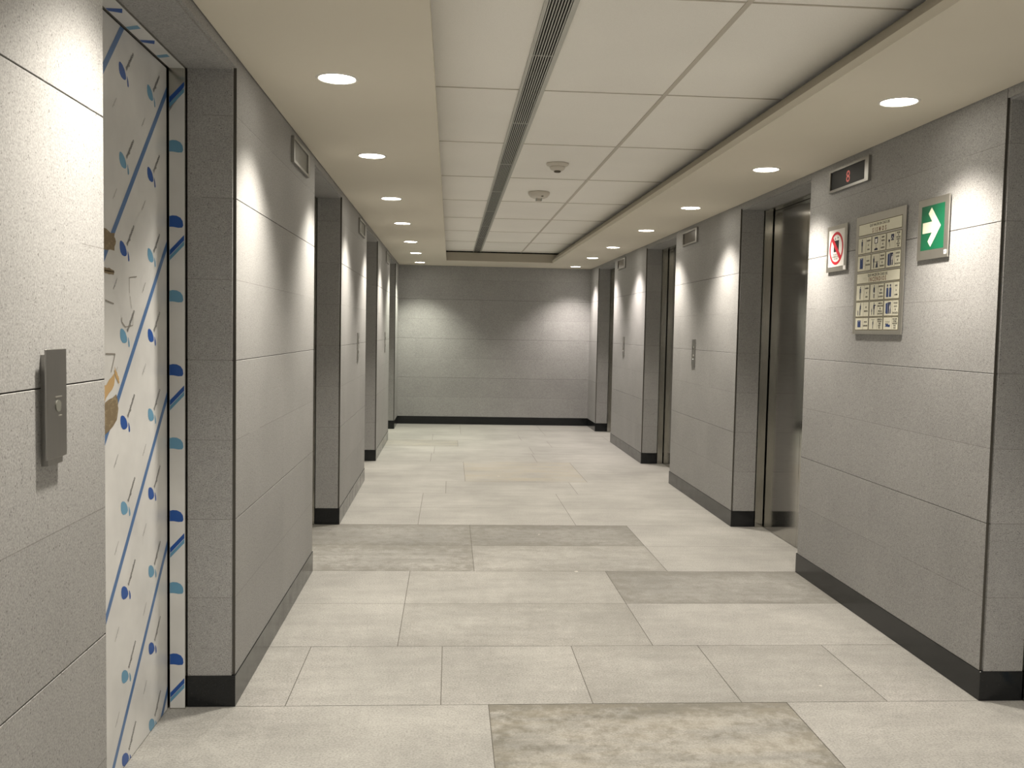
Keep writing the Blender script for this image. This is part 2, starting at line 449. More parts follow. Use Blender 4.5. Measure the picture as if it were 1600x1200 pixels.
# end wall and wall behind the camera
def cross_wall(name, y0, y1, front):
    m = MB()
    x0, x1 = L - 0.4, R + 0.4
    for z0, z1 in zip(COURSES[:-1], COURSES[1:]):
        lo = 0.0 if z0 == 0.12 else 0.001
        m.cur = 0; m.prism([(x0, y0), (x1, y0), (x1, y1), (x0, y1)], [(z0 + lo, 0.001), (z0 + lo + 0.001, 0), (z1 - 0.002, 0), (z1 - 0.001, 0.001)])
    m.cur = 1; m.prism([(x0, y0), (x1, y0), (x1, y1), (x0, y1)], [(0, 0.003), (2.6, 0.003)])
    m.build('wall_' + name, [M['wall'], M['gap']], kind='structure')
    k = MB()
    if front > 0: k.bevbox(L + .003, R - .003, y0 - 0.003, y0 + 0.05, 0, 0.120, 0.0012)
    else: k.bevbox(L + .003, R - .003, y1 - 0.05, y1 + 0.003, 0, 0.120, 0.0012)
    k.build('baseboard_' + name, M['black'], kind='structure')
cross_wall('end', EY, EY + 0.15, 1)
cross_wall('back', BY - 0.15, BY, -1)

# ------------------------------------------------------------------ ceiling: soffit with sloped coffer sides
CY0, CY1 = -2.2, 13.08
CXL = (-0.080, -0.074)         # near, far
CXR = (1.470, 1.428)
def build_soffit():
    m = MB(); g = 0.005
    xl, xr, ya, yb = L + g, R - g, BY + g, EY - g
    # pull the soffit round the notched pillars: four strips around the opening
    a0, a1 = CXL; b0, b1 = CXR; z = C
    m.quad((xl, ya, z), (a0, ya, z), (a1, yb, z), (xl, yb, z))
    m.quad((b0, ya, z), (xr, ya, z), (xr, yb, z), (b1, yb, z))
    m.quad((a0, ya, z), (b0, ya, z), (b0, CY0, z), (a0, CY0, z))
    m.quad((a1, CY1, z), (b1, CY1, z), (b1, yb, z), (a1, yb, z))
    # coffer sides: short upright lip, then a slope outwards; ends upright
    lip = 0.034; sl = 0.072; top = C2 - 0.018
    for (n, fr, sg) in ((a0, a1, -1), (b0, b1, 1)):
        P = [(n, CY0), (fr, CY1)]
        m.quad((n, CY0, z), (fr, CY1, z), (fr, CY1, z + lip), (n, CY0, z + lip))
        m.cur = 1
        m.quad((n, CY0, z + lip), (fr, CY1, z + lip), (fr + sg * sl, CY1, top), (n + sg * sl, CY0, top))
        m.cur = 2  # ledge and closing strip coloured near-black as the shade inside the gap
        m.quad((n + sg * sl, CY0, top), (fr + sg * sl, CY1, top), (fr + sg * (sl + .03), CY1, top), (n + sg * (sl + .03), CY0, top))
        m.quad((n + sg * (sl + .03), CY0 - .03, top), (fr + sg * (sl + .03), CY1 + .03, top), (fr + sg * (sl + .03), CY1 + .03, C2 + .003), (n + sg * (sl + .03), CY0 - .03, C2 + .003))
        m.cur = 0
    for yy, d in ((CY0, -1), (CY1, 1)):
        xa, xb = (a0, b0) if d < 0 else (a1, b1)
        q_ = .004
        m.quad((xa, yy, z), (xb, yy, z), (xb, yy, z + q_), (xa, yy, z + q_))
        m.cur = 1
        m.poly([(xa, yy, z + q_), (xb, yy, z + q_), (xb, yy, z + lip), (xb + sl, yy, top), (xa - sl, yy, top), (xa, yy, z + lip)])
        m.cur = 2  # same painted gap shade across the coffer ends
        m.quad((xa - sl - .03, yy + d * .03, top), (xb + sl + .03, yy + d * .03, top), (xb + sl + .03, yy + d * .03, C2 + .003), (xa - sl - .03, yy + d * .03, C2 + .003))
        m.quad((xa - sl, yy, top), (xb + sl, yy, top), (xb + sl, yy + d * .03, top), (xa - sl, yy + d * .03, top))
        m.cur = 0
    # outer rim so that the board has thickness at the shadow gap
    t = 0.0125
    for p, q in (((xl, ya), (xl, yb)), ((xr, ya), (xr, yb)), ((xl, yb), (xr, yb)), ((xl, ya), (xr, ya))):
        m.quad((*p, z), (*q, z), (*q, z + t), (*p, z + t))
    m.build('ceiling', [M['paint'], M['coffer'], M['dark']], kind='structure')
build_soffit()

TEE_X = [-0.245, 0.985, 1.60]
ROW_Y = [3.10 + 1.2235 * k for k in range(-5, 10)]
def build_tiles():
    m = MB(); xs = [L - .3, -0.245, 0.36, 0.985, 1.60, R + .3]; ys = [BY - .1] + [y for y in ROW_Y if y > BY] + [EY + .1]
    for xa, xb in zip(xs[:-1], xs[1:]):
        for ya, yb in zip(ys[:-1], ys[1:]):
            m.quad((xa, ya, C2 + .002), (xa, yb, C2 + .002), (xb, yb, C2 + .002), (xb, ya, C2 + .002))
    m.box(L - .3, R + .3, BY - .1, EY + .1, C2 + .01, C2 + .06)
    m.build('ceiling', M['tile'], kind='structure')
    g = MB()
    for x in TEE_X: g.box(x - .010, x + .010, BY, EY, C2 - .0015, C2 + .006)
    g.build('trim_1', M['tbar'], kind='structure')
    g = MB()
    for y in ROW_Y:
        if y < BY: continue
        for xa, xb in ((-0.235, 0.30), (0.415, 0.975), (0.995, 1.59)):
            g.box(xa, xb, y - .004, y + .004, C2 - .001, C2 + .006)
    g.build('trim_2', M['tbar'], kind='structure')
build_tiles()

# linear slot diffuser
def build_slot():
    r = root('linear_air_diffuser', 'long grey linear slot diffuser running down the tiled ceiling recess', 'air vent', (0.358, 5.3, C2))
    y0, y1 = BY + .1 - 5.3, EY - .3 - 5.3; hw = 0.0585
    m = MB()
    m.box(-hw, -hw + .013, y0, y1, -0.006, 0.004); m.box(hw - .020, hw, y0, y1, -0.006, 0.004)
    m.build('frame', M['slot_frame'], r)
    d = MB(); d.quad((-hw, y0, -.0005), (hw, y0, -.0005), (hw, y1, -.0005), (-hw, y1, -.0005)); d.build('dark_duct_backing', M['dark'], r)
    n = 8; a, b = -hw + .013, hw - .020
    for k in range(n):
        x = a + (b - a) * (k + .5) / n
        q = MB(); q.box(x - .0022, x + .0022, y0, y1, -0.0055, -0.0007); q.build('blade', M['slot_blade'], r)
    for yy in [2.55 - 5.3 + 1.2235 * k for k in range(-4, 10)]:
        if not y0 < yy < y1: continue
        q = MB(); q.box(a, b, yy - .004, yy + .004, -0.0045, -0.0008); q.build('spacer', M['slot_blade'], r)
build_slot()

# ------------------------------------------------------------------ smoke detectors
def build_detectors():
    r = root('smoke_detector', 'smoke detector with stepped dish and dark sensor slot, the one nearer the camera', 'smoke detector', (0.692, 6.15, C2), 'smoke detectors on the tiled ceiling')
    m = MB(); m.lathe([(0, 0), (.076, 0), (.076, -.006), (.070, -.013), (.056, -.019), (.050, -.020)], 44); m.build('base', M['plastic'], r, True)
    m = MB(); m.lathe([(.050, -.019), (.052, -.026), (.046, -.038), (.030, -.048), (.0, -.048)], 44); m.build('housing', M['plastic'], r, True)
    m = MB(); m.lathe([(.022, -.047), (.023, -.055), (.018, -.058), (0, -.058)], 30); m.build('sensor_chamber', M['plastic_dark'], r, True)
    r = root('smoke_detector', 'smoke detector with rounded dish and projecting caged sensor, nearer the end wall', 'smoke detector', (0.690, 7.42, C2), 'smoke detectors on the tiled ceiling')
    m = MB(); m.lathe([(0, 0), (.086, 0), (.088, -.010), (.084, -.022), (.068, -.040), (.046, -.050), (0, -.050)], 44); m.build('base', M['plastic'], r, True)
    m = MB(); m.lathe([(.013, -.049), (.013, -.066), (.018, -.069), (.016, -.074), (0, -.074)], 24); m.build('sensor', M['plastic'], r, True)
    for k in range(4):
        a = math.pi / 4 + k * math.pi / 2; x, y = .027 * math.cos(a), .027 * math.sin(a)
        m = MB(); m.box(x - .004, x + .004, y - .004, y + .004, -.070, -.046); m.build('cage_post', M['slot_blade'], r)
    m = MB(); m.box(.012, .030, -.068, -.060, -.043, -.036); m.build('indicator', M['plastic_dark'], r)
build_detectors()

# ------------------------------------------------------------------ downlights
ORD = ['', 'second', 'third', 'fourth', 'fifth', 'sixth', 'seventh', 'eighth', 'ninth', 'tenth', 'eleventh']
def build_lights():
    trim = MB(); trim.lathe([(.070, -.0015), (.074, -.0045), (.080, -.004), (.083, 0)], 48)
    lens = MB(); lens.lathe([(.0705, -.0022), (0, -.0022)], 48)
    t0 = lens0 = None
    for side, x in zip(('left', 'right'), LIGHT_X):
        for i, y in enumerate(LIGHT_Y):
            if side == 'right' : y = y + {4: .03, 5: .03, 6: .03, 7: .04, 8: .05, 9: .07, 10: .10}.get(i, 0)
            fe = len(LIGHT_Y) - 1 - i      # counted from the end wall
            which = ('downlight nearest the end wall in the %s row' % side) if fe == 0 else \
                    ('nearest downlight in view in the %s row' % side) if i == 4 else \
                    ('%s downlight from the end wall in the %s row' % (ORD[fe], side))
            r = root('recessed_downlight', 'round glowing ' + which, 'ceiling light', (x, y, C), 'downlights in the two ceiling soffits')
            if t0 is None:
                t0 = trim.build('trim_ring', M['trim'], r, True); lens0 = lens.build('lens', M['lens'], r)
            else:
                a = t0.copy(); COL.objects.link(a); a.parent = r
                b = lens0.copy(); COL.objects.link(b); b.parent = r
            ld = bpy.data.lights.new('downlight_lamp', 'SPOT'); ld.shadow_soft_size = 0.045
            ld.energy = LAMP_W * (1.10 if side == 'left' else 1.0); ld.spot_size = LAMP_CONE; ld.spot_blend = LAMP_BLEND
            ld.color = (1.0, 0.915, 0.80) if side == 'right' else (1.0, 0.925, 0.805)
            if side == 'left' and i >= 9: ld.color = (0.98, 0.965, 0.80)
            if side == 'right' and i >= 8: ld.color = (1.0, 0.905, 0.83)
            lo = bpy.data.objects.new('downlight_lamp', ld); COL.objects.link(lo); lo.parent = r; lo.location = (0, 0, -.050)
build_lights()

# ------------------------------------------------------------------ printed film
def clip_poly(pts, x0, x1, y0, y1):
    def cut(ps, ax, val, keep):
        out = []
        for i in range(len(ps)):
            a, b = ps[i - 1], ps[i]; ia, ib = keep(a[ax], val), keep(b[ax], val)
            if ia != ib:
                t = (val - a[ax]) / (b[ax] - a[ax]); out.append((a[0] + t * (b[0] - a[0]), a[1] + t * (b[1] - a[1])))
            if ib: out.append(b)
        return out
    ge = lambda u, v: u >= v; le = lambda u, v: u <= v
    for ax, val, kp in ((0, x0, ge), (0, x1, le), (1, y0, ge), (1, y1, le)):
        if pts: pts = cut(pts, ax, val, kp)
    return pts

LEAF = [(x * 1.12, y * 1.15) for x, y in [(-.029, .010), (-.026, .018), (-.016, .0205), (0, .017), (.016, .008), (.026, -.004), (.029, -.013), (.022, -.019), (.008, -.021), (-.010, -.019), (-.022, -.012), (-.028, -.002)]]
LEAFLET = [(.039, -.004), (.045, -.008), (.053, -.020), (.056, -.032), (.052, -.038), (.044, -.036), (.041, -.022)]
WORD = text_polys('imagination', .021, 'LEFT', 0.0006)
WORD2 = text_polys('imagination', .011, 'LEFT', 0.0)

def film_print(m, mp, y0, y1, z0, z1, mirror=False):
    """stripes, leaf marks and slanting words printed on the film; mp maps (u, v, layer) to the world"""
    def put(pts, mi, lay):
        pts = clip_poly(pts, y0, y1, z0, z1)
        if len(pts) > 2: m.cur = mi; m.poly([mp(p[0], p[1], lay) for p in pts])
    # stripes
    k = -8
    while k < 8:
        zc = 2.275 + .555 * k                      # height at u = 3.449
        def zl(u): return zc + 1.048 * (u - 3.449)
        n = 7; us = [y0 + (y1 - y0) * i / n for i in range(n + 1)]
        h = .0175
        put([(y0, zl(y0) - h), (y1, zl(y1) - h), (y1, zl(y1) + h), (y0, zl(y0) + h)], 3, 1)
        k += 1
    ca, sa = math.cos(.80), math.sin(.80)
    for c in range(-6, 3):
        u = 3.018 + .267 * c
        for r_ in range(-1, 10):
            v = .024 + .2775 * r_
            dark = (r_ + c) % 2 == 0
            put([(u + a, v + b) for a, b in LEAF], 1 if dark else 2, 1)
            put([(u + a, v + b) for a, b in LEAFLET], 1 if dark else 2, 1)
            for w_, ox, oz in ((WORD, .036, .010), (WORD2, -.088, -.135)):
                for pl in w_:
                    put([(u + ox + a * ca - b * sa, v + oz + a * sa + b * ca) for a, b in pl], 4, 2)

# ------------------------------------------------------------------ lift doors
FILM_MATS = [M['film'], M['blue_dark'], M['blue_light'], M['blue_stripe'], M['film_text'], M['marker'], M['scuff'], M['tan']]
def door(num, side, op, filmed):
    s = -1 if side == 'left' else 1
    face = L if s < 0 else R
    a, b = op; fx0 = face + s * (JD + .004); fx1 = fx0 + s * FD; ln = .018     # frame lining stands proud of the stone by ln
    dx = fx1 + s * .004
    yc = (a + b) / 2
    r = bpy.data.objects.new('door_%d' % num, None); COL.objects.link(r); r['kind'] = 'structure'; r.location = (dx, yc, 0); r.empty_display_size = .1
    def loc(x, y, z): return (x - dx, y - yc, z)
    def box(m, x0, x1, y0, y1, z0, z1, bv=None):
        A = loc(x0, y0, z0); B = loc(x1, y1, z1)
        if bv: m.bevbox(A[0], B[0], A[1], B[1], A[2], B[2], bv)
        else: m.box(A[0], B[0], A[1], B[1], A[2], B[2])
    fm = M['film'] if filmed else M['frame']
    # frame: two jambs and a head
    m = MB(); box(m, fx0, fx1, b - ln, b + .05, 0, HEAD + .02); m.build('frame_jamb', M['frame'], r)
    m = MB(); box(m, fx0, fx1, a - .05, a + ln, 0, HEAD + .02); m.build('frame_jamb', M['frame'], r)
    m = MB(); box(m, fx0, fx1, a + ln, b - ln, HEAD - .006, HEAD + .02); m.build('frame_head', M['frame'], r)
    # two sliding leaves behind the frame, a dark slit all round
    mid = yc - .02
    for (p, q, off) in ((a - .03, mid - .0015, 0), (mid + .0015, b + .03, 0)):
        m = MB(); box(m, dx + s * .004, dx + s * .034, p, q, .002, HEAD + .03, .001); m.build('door_panel', M['door'], r)
    m = MB(); box(m, dx + s * .04, dx + s * .05, a - .04, b + .04, 0, HEAD + .05); m.build('shaft_darkness', M['dark'], r)
    if filmed:
        # film stuck on the leaves, stopping short of the frame so that the dark slit stays open
        sh = op[1] - 3.49
        m = MB(); x = dx + s * .0035
        def mp(u, v, lay): return loc(x - s * .0004 * lay, u + sh, v)
        y0, y1, z0, z1 = a + ln + .004 - sh, b - ln - .0045 - sh, .003, HEAD - .010
        m.cur = 0; m.poly([mp(y0, z0, 0), mp(y1, z0, 0), mp(y1, z1, 0), mp(y0, z1, 0)])
        film_print(m, mp, y0, y1, z0, z1)
        if side == 'left':
            rnd = random.Random(3)
            def blob(y0_, y1_, z0_, z1_, mi, jag=.010, lay=3, n=26, sk=0.0):
                cy, cz = (y0_ + y1_) / 2, (z0_ + z1_) / 2; pts = []
                for i in range(n):
                    t = 2 * math.pi * i / n; c_, s_ = math.cos(t), math.sin(t)
                    k_ = 1 / max(abs(c_), abs(s_)) ** .7
                    yy = cy + c_ * k_ * (y1_ - y0_) / 2 + rnd.uniform(-jag, jag)
                    pts.append((yy, cz + s_ * k_ * (z1_ - z0_) / 2 + rnd.uniform(-jag, jag) + sk * (yy - cy)))
                m.cur = mi; m.poly([mp(p[0], p[1], lay) for p in pts])
            blob(2.70, 2.965, 1.108, 1.205, 6, .006, sk=.25)
            blob(2.78, 2.935, 1.218, 1.262, 7, .004, sk=.5)
            blob(2.72, 2.945, 1.675, 1.735, 6, .007)
            blob(2.80, 2.935, 1.602, 1.618, 6, .003)
            blob(2.935, 2.975, 1.275, 1.295, 7, .004, sk=-1)
            def stroke(p, q, w_=.0025):
                d = Vector((q[0] - p[0], q[1] - p[1])); nn = Vector((-d.y, d.x)).normalized() * w_
                m.cur = 5; m.poly([mp(p[0] - nn.x, p[1] - nn.y, 4), mp(q[0] - nn.x, q[1] - nn.y, 4), mp(q[0] + nn.x, q[1] + nn.y, 4), mp(p[0] + nn.x, p[1] + nn.y, 4)])
            for p, q in (((2.86, 1.520), (2.93, 1.511)), ((2.86, 1.358), (2.94, 1.355)), ((2.94, 1.355), (2.905, 1.30)), ((3.00, 1.455), (3.03, 1.44)), ((3.03, 1.44), (3.10, 1.445)), ((3.10, 1.445), (3.105, 1.49)), ((3.0, 1.455), (3.0, 1.47)), ((3.09, 1.50), (3.075, 1.54)), ((3.07, 1.60), (3.14, 1.607)), ((3.07, 1.60), (3.07, 1.55))):
                stroke(p, q, .0012 if q[0] > 3.05 else .0020)
        m.build('protective_film', FILM_MATS, r)
        # film on the frame: jamb face, head underside
        m = MB(); yy = b - ln
        def mj(u, v, lay): return loc(fx0 + s * (u - 0) , yy - .0006 - .0004 * lay, v)
        m.cur = 0; zt = 2.235
        m.poly([mj(.001, .004, 0), mj(FD - .001, .004, 0), mj(FD - .001, zt - .01, 0), mj(.030, zt + .03, 0), mj(.001, zt + .085, 0)])
        for i in range(5):
            z = .045 + .5535 * i
            if z > 2.2: pts = None
            for d0, d1, mi in ((-.002, .018, 1), (-.020, -.004, 2)):
                m.cur = mi; m.poly([mj(FD - .002, z + d0, 1), mj(FD - .002, z + d1, 1), mj(.003, z + d1 + .056, 1), mj(.003, z + d0 + .056, 1)])
        for i in range(8):
            z = .192 + .2727 * i
            if z > 2.2: continue
            m.cur = 1 if i % 2 == 0 else 2
            pl = [(FD - .001, -.020), (FD - .001, .019), (.045, .022), (.030, .021), (.016, .014), (.008, .002), (.006, -.014), (.010, -.022), (.024, -.023), (.042, -.020)]
            m.poly([mj(p[0], z + p[1], 1) for p in pl])
        m.build('protective_film', FILM_MATS, r)
        m = MB()
        def mh(u, v, lay): return loc(fx0 + s * u, v, HEAD - .0066 - .0004 * lay)
        m.cur = 0; m.poly([mh(.001, a + ln, 0), mh(FD - .001, a + ln, 0), mh(FD - .001, b - ln, 0), mh(.001, b - ln, 0)])
        for i in range(4):
            y = b - .17 - .30 * i
            m.cur = 2; m.poly([mh(FD - .002, y, 1), mh(FD - .002, y + .03, 1), mh(.012, y + .012, 1), mh(.012, y - .02, 1)])
            m.cur = 1; m.poly([mh(FD - .002, y - .17, 1), mh(FD - .002, y - .145, 1), mh(.020, y - .13, 1), mh(.006, y - .17, 1)])
        m.build('protective_film', FILM_MATS, r)
    return r

n = 1
for side in ('left', 'right'):
    for i, op in enumerate(OPENINGS):
        door(n, side, op, filmed=(i <= 1)); n += 1

# ------------------------------------------------------------------ wall fittings, in a wall frame: a to the viewer's right, b up, d out of the wall
class Wall:
    """draws into a mesh in the local axes of an object that hangs on a side wall"""
    def __init__(s, side): s.s = -1 if side == 'left' else 1; s.face = L if side == 'left' else R
    def p(s, a, b, d): return (-s.s * d, -s.s * a, b)       # local to the root
    def root(s, name, label, cat, y, z, group=None): return root(name, label, cat, (s.face, y, z), group)
    def box(s, m, a0, a1, b0, b1, d0, d1, bv=None):
        A = s.p(a0, b0, d0); B = s.p(a1, b1, d1)
        if bv: m.bevbox(A[0], B[0], A[1], B[1], A[2], B[2], bv)
        else: m.box(A[0], B[0], A[1], B[1], A[2], B[2])
    def poly(s, m, pts, d): m.poly([s.p(a, b, d) for a, b in pts])
    def rect(s, m, a0, a1, b0, b1, d): s.poly(m, [(a0, b0), (a1, b0), (a1, b1), (a0, b1)], d)
    def disc(s, m, a, b, r, d, n=24): s.poly(m, [(a + r * math.cos(2 * math.pi * i / n), b + r * math.sin(2 * math.pi * i / n)) for i in range(n)], d)
    def text(s, m, txt, a, b, size, d, bold=0.0, sx=1.0, align='CENTER'):
        for pl in text_polys(txt, size, align, bold, sx): s.poly(m, [(a + u, b + v) for u, v in pl], d)
    def disc_solid(s, m, a, b, r, d0, d1, n=24):
        ring = [(a + r * math.cos(2 * math.pi * i / n), b + r * math.sin(2 * math.pi * i / n)) for i in range(n)]
        s.poly(m, ring, d1)
        for i in range(n):
            p, q = ring[i - 1], ring[i]
            m.poly([s.p(*p, d0), s.p(*q, d0), s.p(*q, d1), s.p(*p, d1)])

def floor_display(side, y, label, glass, digit=False):
    W = Wall(side); r = W.root('floor_display', label, 'floor indicator', y, 2.330, 'lift floor displays above the wall')
    hw, hh, fr, dp = .248, .064, .014, .016
    m = MB()
    W.box(m, -hw, hw, hh - fr, hh, 0, dp); W.box(m, -hw, hw, -hh, -hh + fr, 0, dp)
    W.box(m, -hw, -hw + fr + .004, -hh + fr, hh - fr, 0, dp); W.box(m, hw - fr - .03, hw, -hh + fr, hh - fr, 0, dp)
    m.build('frame', M['plate'], r)
    m = MB(); W.box(m, -hw + fr, hw - fr - .02, -hh + fr, hh - fr, .002, .008); m.build('display_glass', glass, r)
    if digit:
        m = MB(); W.text(m, '8', -.012, -.032, .090, .0086, .0005, 1.15); m.build('lit_digit', M['red_led'], r)
PY = [4.91, 8.225, 11.545]
nm = ['the near', 'the middle', 'the far']
floor_display('right', 4.905, 'dark floor display with a red 8 above the wall signs', M['glass'], True)
floor_display('right', 8.225, 'tinted floor display on the second right pillar', M['glass_off'])
floor_display('right', 11.555, 'small far floor display on the right pillar nearest the end wall', M['glass_off'])
floor_display('left', 4.905, 'large blank grey floor display near the top of the nearest full left pillar', M['glass_grey'])
floor_display('left', 8.225, 'blank grey floor display on the second full left pillar', M['glass_grey'])
floor_display('left', 11.545, 'thin far floor display on the left pillar nearest the end wall', M['glass_grey'])

def call_plate(side, y, label, style):
    W = Wall(side); z = 1.288
    r = W.root('call_button_plate', label, 'call button panel', y, z, 'lift call button plates')
    if style == 'loose':
        m = MB(); W.box(m, -.0475, .0475, -.109, .109, .013, .0165, .0008); m.build('plate', M['plate'], r)
        m = MB(); W.box(m, -.034, .034, -.122, .098, 0, .013); m.build('back_box', M['plate'], r)
        m = MB(); W.disc_solid(m, .006, -.005, .012, .0165, .018); m.build('key_switch', M['glass_grey'], r)
        m = MB(); W.box(m, -.006, .022, .012, .0145, .0165, .018); m.build('switch_mark', M['sign'], r)
        m = MB(); W.box(m, .008, .022, -.026, -.0235, .0165, .018); m.build('switch_mark', M['sign'], r)
    else:
        m = MB(); W.box(m, -.050, .050, -.125, .125, 0, .006, .0008); m.build('plate', M['plate'], r)
        for b in (.045, -.030):
            m = MB(); W.disc_solid(m, 0, b, .019, .006, .009); m.build('call_button', M['frame'], r)
        m = MB(); W.disc(m, -.0, .042, .010, .0095); m.build('button_mark', M['blk'], r)
        m = MB(); W.disc(m, 0, -.010, .006, .0065); m.build('keyhole', M['blk'], r)
        m = MB(); W.disc_solid(m, 0, -.046, .010, .006, .0085); m.build('indicator_dot', M['white_dot'] if side == 'right' else M['frame'], r)  # pale emissive dot on the right wall, plain steel on the left
call_plate('left', 1.888, 'large dark metal call plate standing proud on the near left pillar', 'loose')
call_plate('left', 8.01, 'narrow call button plate on the second full left pillar', 'flat')
call_plate('left', 11.32, 'thin far call button plate on the left pillar nearest the end wall', 'flat')
call_plate('right', 8.005, 'call button plate with a pale dot on the second right pillar', 'flat')
call_plate('right', 11.31, 'small far call button plate on the right pillar nearest the end wall', 'flat')

# ------------------------------------------------------------------ signs on the right wall
W = Wall('right')
def ring(m, a, b, r0, r1, d, n=48):
    for i in range(n):
        t0, t1 = 2 * math.pi * i / n, 2 * math.pi * (i + 1) / n
        W.poly(m, [(a + r0 * math.cos(t0), b + r0 * math.sin(t0)), (a + r1 * math.cos(t0), b + r1 * math.sin(t0)), (a + r1 * math.cos(t1), b + r1 * math.sin(t1)), (a + r0 * math.cos(t1), b + r0 * math.sin(t1))], d)

def sign_prohibition():
    r = W.root('prohibition_sign', 'small white sign with a red crossed circle over a black lift', 'sign', 5.024, 1.948)
    m = MB(); W.box(m, -.131, .131, -.128, .128, .006, .012, .0008); m.build('backing_plate', M['sign'], r)
    m = MB(); W.box(m, -.100, .100, -.095, .097, .0, .006); m.build('spacer', M['dark'], r)
    m = MB(); W.rect(m, -.104, .104, -.101, .104, .0123); m.build('white_panel', M['white'], r)
    m = MB(); ring(m, 0, .0, .076, .091, .0131)
    c = .7071; t = .0088; q = .080 * c
    W.poly(m, [(-q - t, q - t), (q - t, -q - t), (q + t, -q + t), (-q + t, q + t)], .0133)
    m.build('prohibition_ring', M['red'], r)
    m = MB(); W.rect(m, -.034, .032, -.020, .044, .0126); m.build('lift_pictogram', M['blk'], r)
    m = MB(); W.poly(m, [(-.024, .049), (-.010, .049), (-.017, .062)], .0126); m.build('up_arrow', M['blk'], r)
    m = MB(); W.poly(m, [(.010, .062), (.024, .062), (.017, .049)], .0126); m.build('down_arrow', M['blk'], r)
    m = MB()
    for i, s_ in enumerate(('EN CASO DE', 'INCENDIO O SISMO', 'NO USAR')): W.text(m, s_, -.004, -.038 - .012 * i, .012, .0128, .0001, 1.0)
    m.build('small_print', M['ink'], r)
    m = MB(); W.rect(m, .096, .128, -.124, -.102, .0125); m.build('white_sticker', M['sticker'], r)

def sign_arrow():
    r = W.root('exit_arrow_sign', 'green sign with a large pale arrow pointing right, beside the instruction board', 'sign', 3.998, 1.947)
    m = MB(); W.box(m, -.131, .131, -.136, .136, .006, .012, .0008); m.build('backing_plate', M['sign'], r)
    m = MB(); W.box(m, -.100, .100, -.100, .100, .0, .006); m.build('spacer', M['dark'], r)
    m = MB(); W.rect(m, -.099, .097, -.094, .104, .0123); m.build('green_panel', M['green'], r)
    m = MB()
    cz = .006
    pts = [(-.085, .024), (-.004, .024), (-.038, .062), (-.012, .088), (.070, 0), (-.012, -.088), (-.038, -.062), (-.004, -.024), (-.085, -.024)]
    W.poly(m, [(a, b + cz) for a, b in pts], .0130); m.build('arrow', M['arrow'], r)
    m = MB(); W.rect(m, .102, .126, -.122, -.104, .0125); m.build('white_sticker', M['sticker'], r)
    m = MB(); W.text(m, 'PC', .114, -.119, .014, .0128, .0002); m.build('sticker_mark', M['ink'], r)

def person(m, a, b, h, d, bend=0.0):
    """small standing pictogram, feet at (a, b)"""
    def P(pts): W.poly(m, [(a + x * h + bend * y * h, b + y * h) for x, y in pts], d)
    W.disc(m, a + bend * .93 * h, b + .93 * h, .062 * h, d, 14)
    P([(-.10, .84), (.10, .84), (.13, .50), (.085, .48), (.07, .70), (.065, .44), (-.065, .44), (-.07, .70), (-.085, .48), (-.13, .50)])
    P([(-.065, .44), (-.004, .44), (-.01, 0), (-.06, 0)]); P([(.004, .44), (.065, .44), (.06, 0), (.01, 0)])

